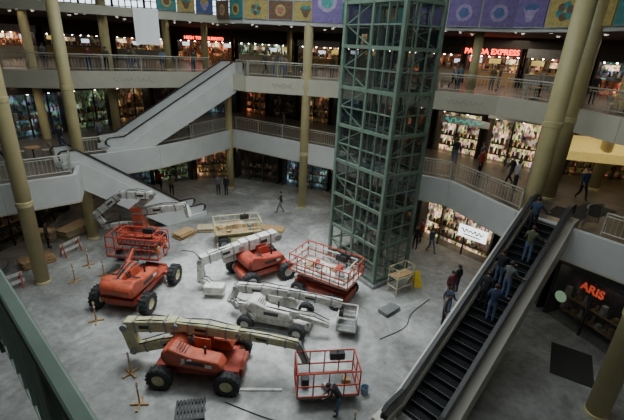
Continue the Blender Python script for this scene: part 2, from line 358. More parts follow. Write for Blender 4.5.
for x in(.2,7.3): g=G();g.cyl((x,-.3,-1.68),(x,-.3,.3),.05);g.obj('support_post',['grey'],s)
# banners
def banner(a,b,z0,z1,ms,lab):
    a=V((*a,0));b=V((*b,0));d=b-a;L=d.length;H=z1-z0
    o=thing('fascia_banner',lab,'banner',(a.x,a.y,z0),math.atan2(d.y,d.x),'fascia banners')
    g=G();g.box((L/2,0,H/2),(L,.06,H));g.obj('printed_panel',[ms[0]],o)
    n=max(1,int(L/1.3));r=min(H*.3,L/n*.36)
    for i in range(n):
        x=(i+.5)*L/n;g=G();kk=random.choice([0,1,2])
        if kk==0:
            g.cyl((x,-.03,H/2),(x,-.05,H/2),r,n=20,mi=0);g.cyl((x,-.05,H/2),(x,-.06,H/2),r*.6,n=18,mi=1)
        elif kk==1:
            for q in range(6):
                t=q*1.047+.3;g.cyl((x+r*.6*math.cos(t),-.03,H/2+r*.6*math.sin(t)),(x+r*.6*math.cos(t),-.06,H/2+r*.6*math.sin(t)),r*.42,n=10,mi=q%2)
        else:
            g.extr([(x-r,H/2+r*.5),(x+r,H/2+r*.5),(x+r*.3,H/2-r),(x-r*.3,H/2-r)],-.05,-.03,0)
            for q in(-.5,0,.5): g.cyl((x+q*r,-.04,H/2+r*.6),(x+q*r,-.07,H/2+r*.6),r*.35,n=10,mi=1)
        g.obj('printed_emblem',[ms[1],ms[2],ms[0]],o)
    for z in(.03,H-.03):
        g=G();g.cyl((0,0,z),(L,0,z),.04);g.obj('frame_rod',['grey'],o)
PAL={'p':(('b_purple','b_lilac','b_blue'),'purple banner with lilac food motifs'),'n':(('b_brown','b_yellow','b_pink'),'brown banner with yellow food motifs'),'y':(('b_yellow','b_brown','b_teal'),'yellow banner with brown food motifs'),'t':(('b_teal','b_yellow','b_brown'),'teal banner with yellow food motifs'),'u':(('b_blue','b_lilac','b_yellow'),'blue banner with lilac food motifs')}
def ban_line(a,b,z0,z1,seq):
    a=V(a);b=V(b);d=(b-a).normalized();nn=V((-d.y,d.x));n=len(seq)
    if nn.dot((a+b)/2-V((-1,22)))>0:nn=-nn
    a=a+nn*.2;b=b+nn*.2
    for j,c in enumerate(seq): banner(tuple(a.lerp(b,(j+.03)/n)),tuple(a.lerp(b,(j+.97)/n)),z0,z1,*PAL[c])
ban_line(E3[5],E3[6],14.6,15.9,'ynyt');ban_line(E3[4],E3[5],14.6,15.9,'t');ban_line(E3[3],E3[4],14.6,15.9,'n')
ban_line((-12.2,32.6),(-8.6,34.9),14.9,16.1,'tyu');ban_line(E3[2],(-15.0,30.8),15.2,16.6,'n')
ban_line(E3[6],E3[7],14.5,16.1,'ptp');ban_line(E3[7],E3[8],14.5,16.1,'pp');ban_line(E3[8],E3[9],14.5,16.1,'py');ban_line(E3[9],E3[10],14.5,16.1,'yt');ban_line(E3[10],E3[11],14.5,16.1,'tyt')
s=thing('hanging_banner','purple cloth banner hanging from roof rods','banner',(-.6,28.3,14.4))
g=G();g.box((.9,0,1.4),(1.9,.03,2.8));g.obj('cloth',['b_purple'],s)
g=G();g.cyl((.9,-.02,1.2),(.9,-.04,1.2),.6,n=22,mi=0);g.cyl((.9,-.04,1.2),(.9,-.05,1.2),.38,n=22,mi=1);g.obj('printed_emblem',['b_lilac','b_teal'],s)
for x in(0,1.8): g=G();g.cyl((x,0,2.7),(x,0,5.6),.02);g.obj('hanger_rod',['grey'],s)
g=G();vs=[];fs=[]
for i in range(13):
    for j in range(8): vs.append((i*.14,.02*math.sin(i*1.1+j*.3),-j*.34-.01*math.sin(i*.8)))
for i in range(12):
    for j in range(7): fs.append((i*8+j,i*8+j+1,(i+1)*8+j+1,(i+1)*8+j))
g.add(vs,fs);tag(g.obj('hanging_sheet',['sheet'],loc=(-13.4,31.3,14.9),rz=.3,smooth=True),'plain white cloth sheet hanging from upper balcony fascia','sheet')
# ceiling downlights
def spots(W,z,n,back,m='wlamp',r=.12,grp='warm ceiling downlights'):
    base=None
    for i in range(len(W)-1):
        a=V(W[i]);b=V(W[i+1]);k=max(1,int((b-a).length/n))
        for j in range(k):
            q=a.lerp(b,(j+.5)/k);c=V((-1,22));d=(q-c).normalized();q=q+d*back
            if base is None:
                base=thing('ceiling_downlight','small round glowing ceiling downlight','ceiling light',(q.x,q.y,z),group=grp)
                g=G();g.cyl((0,0,-.05),(0,0,0),r,n=10);g.obj('lens',[m],base)
                g=G();g.lathe([(r,-.06),(r+.04,-.06),(r+.04,0)],10,axis='Z');g.obj('bezel',['grey'],base)
            else:
                o=copy_tree(base);o.location=(q.x,q.y,z)
spots(E3,14.39,1.8,1.6,r=.1);spots(E3,14.39,2,4,r=.11);spots(E3,14.39,2.5,7.5,r=.12);spots(E2,4.09,3,1.4,r=.09,grp='mall soffit downlights',m='lamp');spots(E3,9.49,3,2,r=.09,grp='upper soffit downlights',m='lamp')
# ------------------------------------------------------------------ escalators
def escalator(bot,top,z0,z1,w,lab,clad='fwhite',grp=None,inner='clear',deck=.13,deep=.95,hr=.14):
    B=V((*bot,0));T=V((*top,0));d=T-B;L=d.length;Hh=z1-z0
    o=thing('escalator',lab,'escalator',(B.x,B.y,z0),math.atan2(d.y,d.x),grp)
    hw=w/2
    for s in(-1,1):
        y=s*hw;ya,yb=sorted((y-s*.1,y+s*deck))
        poly=[(-1.3,.0),(-1.3,.32),(0,.32),(L,Hh+.32),(L+.9,Hh+.32),(L+.9,Hh-.35),(L,Hh-deep),(deep*1.35,0)]
        if z0>1: poly=[(-1.3,-.3),(-1.3,.32),(0,.32),(L,Hh+.32),(L+.9,Hh+.32),(L+.9,Hh-.55),(L,Hh-deep),(.6,-.6)]
        g=G();g.extr(poly,ya,yb);g.obj('side_cladding',[clad],o,bevel=.01)
        g=G();g.extr([(-1.1,.32),(-1.1,.9),(0,.98),(L,Hh+.98),(L+.8,Hh+.98),(L+.8,Hh+.32),(L,Hh+.32),(0,.32)],y-.02,y+.02);g.obj('balustrade_panel',[inner],o)
        g=G();pts=[(-1.0,y,.45),(-1.25,y,.6),(-1.25,y,.85),(-1.0,y,1.02),(0,y,1.03),(L,y,Hh+1.03),(L+.8,y,Hh+1.03),(L+1.0,y,Hh+.85),(L+.95,y,Hh+.5)]
        for a,b in zip(pts[:-1],pts[1:]): g.beam(a,b,hr,.08)
        g.obj('handrail',['dark'],o,bevel=.02)
        g=G();g.extr([(-.4,.0),(-.4,.3),(0,.31),(L,Hh+.31),(L,Hh+.05),(0,.0)],y-s*.14-.02,y-s*.14+.02);g.obj('skirt_panel',['skirt'],o)
    n=int(Hh/.21);sw=w-.36
    base=None
    for i in range(n):
        x=(i+.5)*L/n;z=(i+1)*Hh/n
        if base is None:
            g=G();g.box((0,0,-.02),(L/n+.02,sw,.04),0);g.box((-L/n/2+.01,0,-.12),(.02,sw,.22),0)
            for q in range(12): g.box((0,-sw/2+sw*(q+.5)/12,.006),(L/n-.04,sw/26,.012),0)
            g.box((-L/n/2+.02,0,.005),(.03,sw,.012),1)
            base=g.obj('step',['step','skirt'],o,loc=(x,0,z))
        else:
            c=base.copy();COL.objects.link(c);c.parent=o;c.location=(x,0,z)
    for x,z in((-.7,.05),(L+.5,Hh+.03)):
        g=G();g.box((x,0,z-.02),(1.1,sw,.05));g.obj('landing_plate',['skirt'],o)
    g=G();g.extr([(.8,-.05) if z0<1 else (0,-.55),(L,Hh-deep+.05),(L+.9,Hh-.4),(L+.9,Hh-.3),(L,Hh-deep+.15),(0,-.3) if z0>1 else (.6,.0)],-hw+.1,hw-.1);g.obj('underside_pan',[clad],o)
    return o
escalator((-10.0,29.2),(-15.0,24.0),0,5.5,1.6,'white sided escalator descending to the ground floor',inner='fwhite',deep=1.5)
escalator((-14.0,28.2),(-7.5,34.5),5.5,10.5,1.8,'white sided escalator rising to the food court level',inner='fwhite',deep=1.4)
EB=(4.4,11.0);ET=(11.5,18.25)
M['paleclad']=mat('pale_cladding',(.55,.53,.45),.5,var=.05,scale=1)
escalator(EB,ET,0,5.5,1.65,'escalator with dark steps and black handrails carrying shoppers',inner='skirt',clad='paleclad',deck=.4,deep=.8,hr=.19)
# ------------------------------------------------------------------ elevator tower
Tl=V((1.3,23.6,0));Tf=V((3.8,20.2,0));ex=(Tf-Tl);tw=ex.length;ang=math.atan2(ex.y,ex.x);td=2.7
tower=thing('elevator_tower','tall green steel lattice elevator shaft with dark glass','elevator shaft',(Tl.x,Tl.y,0),ang)
TH=19.6
def P3(fx,fy,z): return (fx*tw,fy*td,z)
for fx,fy in((0,0),(1,0),(1,1),(0,1)):
    g=G();g.box(P3(fx,fy,TH/2),(.2,.2,TH));g.obj('corner_post',['green'],tower,bevel=.02)
for fx in(.25,.5,.75):
    for fy in (0,1):
        g=G();g.box(P3(fx,fy,TH/2),(.06,.09,TH) if fx!=.5 else (.12,.12,TH));g.obj('mullion_post',['green'],tower)
for fx in(0,1):
    for fy in(.33,.67):
        g=G();g.box(P3(fx,fy,TH/2),(.09,.06,TH));g.obj('mullion_post',['green'],tower)
nz=18
for k in range(nz+1):
    z=.4+k*(TH-.6)/nz;big=(k%2==0)
    for a,b in(((0,0),(1,0)),((1,0),(1,1)),((1,1),(0,1)),((0,1),(0,0))):
        g=G();g.beam(P3(*a,z),P3(*b,z),.12 if big else .06,.18 if big else .07);g.obj('ring_beam',['green'],tower)
    if k<nz:
        z2=.4+(k+1)*(TH-.6)/nz
        g=G();a,b=(0,.5) if k%2 else (.5,0)
        g.beam(P3(a,.03,z),P3(b,.03,z2),.05,.06);g.obj('brace',['green'],tower)
        g=G();g.beam(P3(.98,0 if k%2 else 1,z),P3(.98,1 if k%2 else 0,z2),.05,.06);g.obj('brace',['green'],tower)
        if big:
            g=G();g.beam(P3(0,.95,z),P3(1,.95,z2),.05,.06);g.obj('brace',['green'],tower)
            for fy in(.33,.67): g=G();g.beam(P3(0,fy,z),P3(1,fy,z),.08,.1);g.obj('divider_beam',['lgreen'],tower)
            g=G();g.beam(P3(.5,0,z),P3(.5,1,z),.08,.1);g.obj('divider_beam',['lgreen'],tower)
for a,b in(((0.02,.03),(.98,.03)),((.985,.02),(.985,.98)),((.98,.97),(.02,.97)),((.015,.98),(.015,.02))):
    g=G();g.beam(P3(*a,10.8),P3(*b,10.8),.02,17.0);g.obj('glass_cladding',['glass'],tower)
for fx,fy in((.2,.4),(.2,.6),(.8,.4),(.8,.6),(.45,.5),(.55,.5)):
    g=G();g.box(P3(fx,fy,TH/2),(.07,.07,TH));g.obj('guide_rail',['rail'],tower)
for fx,fy in((.3,.3),(.33,.3),(.36,.3),(.7,.7),(.66,.7)):
    g=G();g.cyl(P3(fx,fy,.3),P3(fx,fy,TH-.2),.015,n=5);g.obj('hoist_cable',['grey'],tower)
g=G();g.box(P3(.5,.5,.12),(tw+.5,td+.5,.24));g.obj('pit_curb',['grey'],tower,bevel=.03)
sc=thing('scaffold_frame','small yellow tubular scaffold frame beside tower base','scaffold',(5.0,19.3,0),ang+math.pi/2)
for x in(0,1.3):
    for y in(0,.7): g=G();g.cyl((x,y,0),(x,y,1.7),.03,n=8);g.obj('leg',['cream'],sc)
for z in(.5,1.1,1.65):
    for a,b in(((0,0),(1.3,0)),((0,.7),(1.3,.7)),((0,0),(0,.7)),((1.3,0),(1.3,.7))): g=G();g.cyl((*a,z),(*b,z),.022,n=6);g.obj('crossbar',['cream'],sc)
g=G();g.box((.65,.35,1.15),(1.3,.6,.05));g.obj('plank',['wood'],sc)
# ------------------------------------------------------------------ lifts
def wheel_mesh():
    g=G();g.lathe([(.26,-.19),(.44,-.2),(.5,-.15),(.5,.15),(.44,.2),(.26,.19),(.26,-.19)],22)
    for i in range(16):
        q=2*math.pi*i/16
        for s in(-1,1): g.box((.505*math.cos(q),s*.09,.505*math.sin(q)),(.05,.16,.07),0,Matrix.Rotation(-q+ (0 if s<0 else .15),3,'Y'))
    h=G();h.lathe([(.02,-.12),(.1,-.14),(.14,-.1),(.26,-.16),(.27,0),(.26,.16),(.14,.1),(.1,.14),(.02,.12)],22)
    return g.mesh('tyre',['rubber']),h
TYRE,HUBG=wheel_mesh();HUBS={}
def wheel(parent,loc,rz,hub,s=1):
    if hub not in HUBS:HUBS[hub]=HUBG.mesh('hub',[hub])
    e=bpy.data.objects.new('wheel',TYRE);COL.objects.link(e);e.parent=parent;e.location=loc;e.rotation_euler=(0,0,rz);e.scale=(s,s,s)
    h=bpy.data.objects.new('hub',HUBS[hub]);COL.objects.link(h);h.parent=e
def basket(parent,c,rz,L,W,h,m,fl='grey',tr=.035,clut=0):
    b=sub('basket',parent,c,rz)
    g=G();g.box((0,0,.04),(L,W,.06));g.obj('deck',[fl],b)
    g=G()
    for z in(.12,h*.5,h):
        P=[(-L/2,-W/2,z),(L/2,-W/2,z),(L/2,W/2,z),(-L/2,W/2,z),(-L/2,-W/2,z)];g.tube(P,tr,6)
    n=max(2,int(L/.5));k=max(1,int(W/.6))
    for i in range(n+1):
        for y in(-W/2,W/2): g.cyl((-L/2+i*L/n,y,.05),(-L/2+i*L/n,y,h),tr*.8,n=6)
    for i in range(1,k):
        for x in(-L/2,L/2): g.cyl((x,-W/2+i*W/k,.05),(x,-W/2+i*W/k,h),tr*.8,n=6)
    g.obj('guard_rail',[m],b)
    g=G();g.box((L*.2,W/2-.12,h-.15),(.6,.22,.32));g.cyl((L*.2,W/2-.15,h),(L*.2,W/2-.15,h+.14),.03);g.obj('control_box',['dark'],b,bevel=.02)
    for q in range(clut):
        g=G();hh=random.uniform(.2,.5);g.box((-L*.35+q*L*.7/max(1,clut-1),random.uniform(-W*.2,W*.15),.07+hh/2),(.28,.35,hh),0,Matrix.Rotation(q*.7,3,'Z'));g.obj('tool_bag',[('dark','grey','wood')[q%3]],b,bevel=.03)
    return b
def chassis(parent,a,L,W,m,hub,ws=1,ox=0,oy=0):
    c=sub('chassis',parent,(ox,oy,0),a)
    g=G();g.box((0,0,.6*ws),(L*.86,W*.55,.34));g.box((L*.32,0,.62*ws),(.3,W*.85,.22));g.box((-L*.32,0,.62*ws),(.3,W*.85,.22))
    g.box((L*.45,0,.6*ws),(.16,W*.45,.42));g.obj('frame',[m],c,bevel=.04)
    for x in(-1,1):
        for y in(-1,1): wheel(c,(x*L*.34,y*(W/2-.1),.53*ws),0,hub,ws*1.05)
    return c
def turret(parent,z,a,m,L,W,ox=0,oy=0,trim='dark'):
    t=sub('turret',parent,(ox,oy,z),a)
    g=G();g.cyl((0,0,-.15),(0,0,.08),.55,n=24);g.obj('slew_ring',['dark'],t)
    pf=[(-L*.5,.1),(L*.34,.1),(L*.42,.3),(L*.34,.62),(-L*.1,.7),(-L*.42,.95),(-L*.54,.7)]
    for q in((-W/2,-W*.16),(W*.16,W/2)): g=G();g.extr(pf,*q);g.obj('engine_hood',[m],t,bevel=.09)
    g=G();g.cyl((-L*.42,-W*.46,.45),(-L*.42,W*.46,.45),.42,n=20);g.obj('counterweight',[m],t,bevel=.05)
    for s in(-1,1):
        g=G();g.box((-L*.02,s*(W/2+.012),.42),(L*.3,.02,.16));g.obj('vent_panel',[trim],t)
        g=G();g.box((L*.2,s*(W/2+.012),.38),(L*.1,.02,.14));g.obj('decal',['white'],t)
        g=G();g.box((-.02,s*.17,.75),(.7,.05,.6));g.obj('boom_bracket',[m],t,bevel=.02)
        for q in range(4):
            g=G();g.box((-L*.3+q*L*.04,s*W*.33,.97-q*.06),(.03,W*.22,.03));g.obj('grille_slat',['dark'],t)
    g=G();g.cyl((L*.1,-W*.3,.65),(L*.1,-W*.3,1.0),.05);g.obj('exhaust_pipe',['dark'],t)
    return t
def boom(parent,pts,sizes,m,pin='grey',name='boom'):
    b=sub(name,parent)
    for i,(a,c) in enumerate(zip(pts[:-1],pts[1:])):
        a=V(a);c=V(c);s=sizes[i]
        g=G();g.beam(a,c,s,s*1.15);g.obj('boom_section',[m],b,bevel=.03)
        d=(c-a).normalized();q=V((0,0,1)).cross(d)
        q=q.normalized() if q.length>.1 else V((0,1,0))
        g=G();g.cyl(a-q*s*.75,a+q*s*.75,s*.38,n=14);g.obj('pivot_pin',[pin],b)
        if (c-a).length>1.6:
            u0=a+(c-a)*.1+V((0,0,-s*.75));u1=a+(c-a)*.55+V((0,0,-s*.7))
            g=G();g.cyl(u0,u0.lerp(u1,.6),.07,n=10);g.obj('hydraulic_cylinder',['dark'],b)
            g=G();g.cyl(u0.lerp(u1,.6),u1,.035,n=8);g.obj('hydraulic_rod',['chrome'],b)
            for sg in(-1,1):
                mid=a.lerp(c,.4)+q*sg*(s/2+.005);g=G();g.beam(mid-d*.25,mid+d*.25,.01,s*.35);g.obj('decal',['dark'],b)
            for tt in(.2,.5,.8):
                mid=a.lerp(c,tt);g=G();g.beam(mid-d*.04,mid+d*.04,s*1.12,s*1.27);g.obj('clamp_band',[pin],b)
    for off in((0,.16,.18),(0,-.1,.2)):
        L=[V(qq)+V(off) for qq in pts];L2=[]
        for a,c in zip(L[:-1],L[1:]): L2+=[a,a.lerp(c,.5)+V((0,off[1]*.4,.12))]
        L2.append(L[-1])
        g=G();g.tube(L2,.025,6);g.obj('hose',['dark'],b)
    return b
def lift(lab,x,y): return thing('boom_lift',lab,'boom lift',(x,y,0))
o=lift('red articulated boom lift with red cage basket folded over chassis',-9.2,18.4)
chassis(o,math.radians(82),4.2,2.9,'red','cream',1.08);turret(o,.95,math.radians(80),'orange',2.7,1.8,0,-.5)
boom(o,[(-.1,.0,1.9),(-.4,-1.6,1.5),(-.75,.4,1.5),(-.8,1.4,1.9)],[.32,.28,.24],'orange')
basket(o,(-.8,2.2,1.25),math.radians(-4),3.0,1.5,1.3,'cage',clut=3);basket(o,(-.7,2.2,1.95),math.radians(-4),2.1,.9,.8,'cage','dark')
o=lift('red boom lift with long cream boom and red cage basket',-4.3,13.1)
chassis(o,math.radians(-3),4.0,2.4,'red','cream',.96);turret(o,.9,math.radians(-8),'orange',2.6,1.9,.2,-.1)
text('JLG',.3,'white',o,(-.3,-1.0,1.36),(math.pi/2,0,math.radians(-8)),ext=.01,name='decal',off=.012)
boom(o,[(-.4,.25,1.5),(-2.9,.35,.75),(-3.15,.35,1.95),(-1.0,.25,2.15),(1.6,.05,2.02),(4.0,-.25,1.85)],[.34,.4,.44,.38,.3],'cream')
boom(o,[(4.0,-.25,1.85),(4.4,-.5,1.15)],[.24],'grey',name='jib')
basket(o,(5.2,-.95,.45),math.radians(8),2.4,1.2,1.25,'cage',clut=3)
o=lift('white boom lift with red turret and lowered white boom',-2.9,20.9)
chassis(o,math.radians(35),3.5,2.4,'red','white',1.0);turret(o,.95,math.radians(38),'red',2.5,1.9,.1,.1)
boom(o,[(.7,1.2,2.15),(-1.2,-.3,2.05),(-3.1,-1.7,1.8)],[.58,.46],'white')
boom(o,[(.5,1.0,1.5),(-2.1,-.7,1.3)],[.3],'white',name='lower_boom')
boom(o,[(-3.1,-1.7,1.8),(-3.1,-1.8,.6),(-2.3,-2.2,.45)],[.34,.26],'white',name='jib')
g=G();g.box((-2.2,-2.4,.5),(1.1,.6,.5));g.obj('tool_tray',['white'],o,bevel=.05)
o=lift('white folded boom lift lying low with small white basket',-1.5,16.5)
chassis(o,math.radians(-12),3.8,2.1,'white','white',.75);turret(o,.65,math.radians(-12),'white',2.4,1.6,trim='dark')
boom(o,[(-2.1,.8,1.5),(0.6,.2,1.7),(3.2,-.1,1.4)],[.36,.3],'white');boom(o,[(-1.9,-.1,1.0),(1.1,-.8,1.1),(2.6,-.9,.7)],[.28,.22],'white',name='lower_boom')
boom(o,[(-2.1,.8,1.5),(-2.4,.6,.8),(-1.0,-.7,.8)],[.3,.24],'white',name='tower_boom')
basket(o,(3.5,-.35,.35),math.radians(80),1.2,.9,.8,'white')
o=lift('orange and white boom lift with splayed white arms',-10.9,23.1)
chassis(o,math.radians(20),3.0,2.0,'orange','white',.85);turret(o,.8,math.radians(20),'orange',2.2,1.6)
boom(o,[(.1,0,1.3),(-.1,0,3.2)],[.62],'orange',name='mast')
boom(o,[(-.1,0,3.1),(1.1,-.3,4.1),(-.7,-.5,4.15),(-2.5,-.5,2.7),(-2.1,-.4,2.1)],[.34,.38,.34,.26],'white')
boom(o,[(0,.1,2.8),(3.1,-.3,3.5),(3.3,-.4,2.8)],[.36,.26],'white',name='jib')
boom(o,[(-.3,.1,2.0),(-2.3,-.1,1.7),(-2.6,-.2,2.6)],[.28,.22],'white',name='lower_boom')
def scissor(lab,x,y,a,L,W,z,cm,rm,hub='grey',h=1.1,junk=7,tr=.035,cr=('white','wood','red','grey'),dk='white'):
    o=thing('scissor_lift',lab,'scissor lift',(x,y,0),a)
    g=G();g.box((0,0,.55),(L*.9,W*.72,.4));g.box((0,-W*.4,.55),(L*.35,.2,.36));g.box((0,W*.4,.55),(L*.35,.2,.36));g.obj('chassis',[cm],o,bevel=.04)
    for sx in(-1,1):
        for sy in(-1,1): wheel(o,(sx*L*.33,sy*(W/2-.05),.42),0,hub,.82)
    n=3;z0=.76
    for i in range(n):
        za=z0+(z-z0)*i/n;zb=z0+(z-z0)*(i+1)/n
        for sy in(-1,1):
            g=G();g.beam((-L*.42,sy*W*.3,za),(L*.42,sy*W*.3,zb),.06,.1);g.obj('scissor_arm',[cm],o)
            g=G();g.beam((L*.42,sy*W*.24,za),(-L*.42,sy*W*.24,zb),.06,.1);g.obj('scissor_arm',[cm],o)
    basket(o,(0,0,z),0,L,W,h,rm,fl=dk,tr=tr)
    for q in range(junk):
        g=G();hh=random.uniform(.2,.6);R=Matrix.Rotation(random.uniform(-.5,.5),3,'Z');g.box((-L*.4+(q+.5)*L*.8/junk,random.uniform(-W*.25,W*.25),z+.07+hh/2),(random.uniform(.25,.4),random.uniform(.3,.7),hh),0,R);g.obj('tool_crate',[cr[q%4]],o,bevel=.02)
    return o
o=scissor('red scissor lift with red and white railed platform of materials',.95,19.25,math.radians(-30),3.6,2.0,1.4,'red','cage','white',h=1.05,junk=9)
basket(o,(-.1,.05,1.45),0,3.1,1.6,.85,'white','white',.03)
scissor('low timber-loaded scissor lift with cream rails',-5.1,25.0,math.radians(20),3.1,1.6,1.0,'cream','cream','grey',h=.8,junk=9,cr=('wood','ply','wood','grey'),dk='wood')
# ------------------------------------------------------------------ people
BON=[('pelvis','spine','s'),('spine','chest','s'),('chest','neck','s'),('neck','hb','k'),('hb','hm','k'),('hm','ht','k')]
for s in'lr':
    BON+=[('chest','sh'+s,'s'),('sh'+s,'el'+s,'s'),('el'+s,'wr'+s,'s'),('wr'+s,'ha'+s,'k'),('pelvis','hi'+s,'p'),('hi'+s,'kn'+s,'p'),('kn'+s,'an'+s,'p'),('an'+s,'to'+s,'f')]
RAD=dict(pelvis=(.15,.11),spine=(.13,.1),chest=(.16,.11),neck=(.055,.055),hb=(.06,.07),hm=(.085,.1),ht=(.06,.07),sh=(.07,.07),el=(.048,.048),wr=(.032,.03),ha=(.03,.045),hi=(.095,.095),kn=(.065,.065),an=(.045,.045),to=(.04,.035))
def base_pose():
    J=dict(pelvis=(0,0,.95),spine=(0,0,1.13),chest=(0,-.01,1.34),neck=(0,0,1.5),hb=(0,.02,1.57),hm=(0,.025,1.64),ht=(0,.01,1.7))
    for s,k in(('l',-1),('r',1)):
        J['sh'+s]=(k*.18,0,1.42);J['el'+s]=(k*.24,-.03,1.13);J['wr'+s]=(k*.24,.05,.9);J['ha'+s]=(k*.24,.08,.83)
        J['hi'+s]=(k*.09,0,.88);J['kn'+s]=(k*.1,.02,.48);J['an'+s]=(k*.11,-.02,.09);J['to'+s]=(k*.12,.15,.04)
    return J
def body(J,name):
    keys=list(J);me=bpy.data.meshes.new('sk');me.from_pydata([J[k] for k in keys],[(keys.index(a),keys.index(b)) for a,b,_ in BON],[])
    o=bpy.data.objects.new('sk',me);COL.objects.link(o)
    o.modifiers.new('s','SKIN')
    for i,k in enumerate(keys):
        r=RAD[k] if k in RAD else RAD[k[:2]];d=me.skin_vertices[0].data[i];d.radius=r;d.use_root=(k=='pelvis')
    ss=o.modifiers.new('u','SUBSURF');ss.levels=1
    dg=bpy.context.evaluated_depsgraph_get();em=bpy.data.meshes.new_from_object(o.evaluated_get(dg))
    g=G();idx={'k':0,'s':1,'p':2,'f':3}
    segs=[(V(J[a]),V(J[b]),idx[c]) for a,b,c in BON]
    g.v=[v.co.copy() for v in em.vertices]
    for pl in em.polygons:
        c=pl.center;best=None
        for a,b,m in segs:
            d=b-a;t=max(0,min(1,(c-a).dot(d)/d.length_squared));q=(c-(a+d*t)).length
            if best is None or q<best[0]:best=(q,m)
        g.f.append(list(pl.vertices));g.m.append(best[1])
    bpy.data.objects.remove(o)
    hm=V(J['hm']);up=(V(J['ht'])-V(J['hb'])).normalized();fw=V((1,0,0)).cross(up)*-1
    if fw.y<0 and abs(fw.z)<.5: fw=-fw
    g.cyl(hm+fw*.09+up*.0,hm+fw*.125-up*.03,.012,.02,6,0)
    for s in(-1,1):
        g.ball(hm+fw*.092+V((s*.034,0,0))+up*.02,(.012,.012,.012),4,6,4);g.ball(hm+V((s*.088,0,0)),(.015,.025,.035),0,6,4)
    g.ball(hm+fw*.09-up*.05,(.025,.01,.008),4,6,4)
    for s in'lr':
        w=V(J['wr'+s]);h=V(J['ha'+s]);d=(h-w).normalized();sd=V((0,1,0)) if abs(d.y)<.8 else V((1,0,0));k=-1 if s=='l' else 1
        inn=V((-k,0,0)) if abs(d.x)<.8 else V((0,0,-1))
        for q,l in((-1.5,.062),(-.5,.075),(.5,.08),(1.5,.07)):
            a=h+sd*q*.02+d*.02;b=a+d*l*.55;c=b+(d*.6+inn*.6).normalized()*l*.5
            g.cyl(a,b,.0095,.009,6,0);g.cyl(b,c,.009,.007,6,0)
        a=w.lerp(h,.5)+sd*.035;b=a+(sd*.7+d*.7)*.04;g.cyl(a,b,.011,.01,6,0);g.cyl(b,b+d*.03,.01,.008,6,0)
    me=g.mesh(name,['skin','dark','dark','shoe','hairb'],True)
    gh=G();c=hm+up*.018-fw*.012
    R=Matrix((fw.cross(up),fw,up)).transposed()
    nu,nv=12,6;vs=[];fs=[]
    for j in range(nv+1):
        ph=math.pi*.62*j/nv
        for i in range(nu):
            t=2*math.pi*i/nu;pp=ph
            if math.sin(t)>.3: pp=ph*.72
            vs.append(c+R@V((.1*math.sin(pp)*math.cos(t),.118*math.sin(pp)*math.sin(t),.105*math.cos(pp))))
    for j in range(nv):
        for i in range(nu): fs.append((j*nu+i,(j+1)*nu+i,(j+1)*nu+(i+1)%nu,j*nu+(i+1)%nu))
    gh.add(vs,fs,0)
    return me,gh.mesh('hair',['hairb'],True)
def pose(**kw):
    J=base_pose();J.update(kw);return J
POSES={}
POSES['stand']=body(pose(),'body')
POSES['walk']=body(pose(knl=(-.1,.2,.5),anl=(-.11,.3,.1),tol=(-.11,.46,.09),knr=(.1,0,.48),anr=(.11,-.26,.14),tor=(.12,-.12,.04),ell=(-.24,-.12,1.15),wrl=(-.24,-.1,.92),hal=(-.24,-.08,.85),elr=(.24,.08,1.15),wrr=(.22,.25,1.0),har=(.22,.31,.96)),'body')
POSES['ride']=body(pose(elr=(.3,.08,1.2),wrr=(.4,.27,1.1),har=(.43,.34,1.09),ell=(-.26,.02,1.13),wrl=(-.15,.2,1.08),hal=(-.08,.24,1.08)),'body')
POSES['bend']=body(pose(pelvis=(0,-.08,.92),spine=(0,.03,1.08),chest=(0,.17,1.24),neck=(0,.29,1.33),hb=(0,.35,1.35),hm=(0,.41,1.37),ht=(0,.46,1.42),shl=(-.18,.22,1.28),shr=(.18,.22,1.28),ell=(-.22,.32,1.02),elr=(.22,.32,1.02),wrl=(-.16,.5,.85),wrr=(.16,.5,.85),hal=(-.14,.55,.8),har=(.14,.55,.8),hil=(-.09,-.08,.86),hir=(.09,-.08,.86),knl=(-.12,.02,.47),knr=(.12,.04,.47)),'body')
POSES['lean']=body(pose(chest=(0,.1,1.32),neck=(0,.2,1.46),hb=(0,.24,1.52),hm=(0,.27,1.58),ht=(0,.27,1.65),shl=(-.18,.14,1.38),shr=(.18,.14,1.38),ell=(-.24,.2,1.12),elr=(.24,.2,1.12),wrl=(-.14,.42,1.1),wrr=(.14,.42,1.1),hal=(-.1,.49,1.1),har=(.1,.49,1.1)),'body')
CL={}
def cloth(n,c): CL[n]=mat('cloth_'+n.replace(' ','_'),c,.85,var=.2,scale=14)
for n,c in(('black',(.02,.02,.025)),('grey',(.13,.135,.14)),('navy',(.04,.06,.12)),('denim',(.11,.16,.26)),('white',(.42,.42,.4)),('red',(.35,.04,.03)),('tan',(.32,.25,.16)),('olive',(.1,.11,.06)),('pale blue',(.25,.34,.42)),('maroon',(.18,.04,.05))): cloth(n,c)
PT={'stand':'standing','walk':'walking','ride':'holding rail','bend':'bending over','lean':'leaning forward'}
def person(x,y,z,rz,ps='stand',top='black',bot='denim',where='',s=1.08,grp=None):
    me,hm=POSES[ps]
    o=bpy.data.objects.new('person',me);COL.objects.link(o);o.location=(x,y,z);o.rotation_euler=(0,0,rz);o.scale=(s,s,s)
    for i,c in((1,top),(2,bot)):
        o.material_slots[i].link='OBJECT';o.material_slots[i].material=CL[c]
    h=bpy.data.objects.new('hair',hm);COL.objects.link(h);h.parent=o
    tag(o,'person %s in %s top, %s trousers%s'%(PT[ps],top,bot,where),'person',grp);return o
D=math.radians
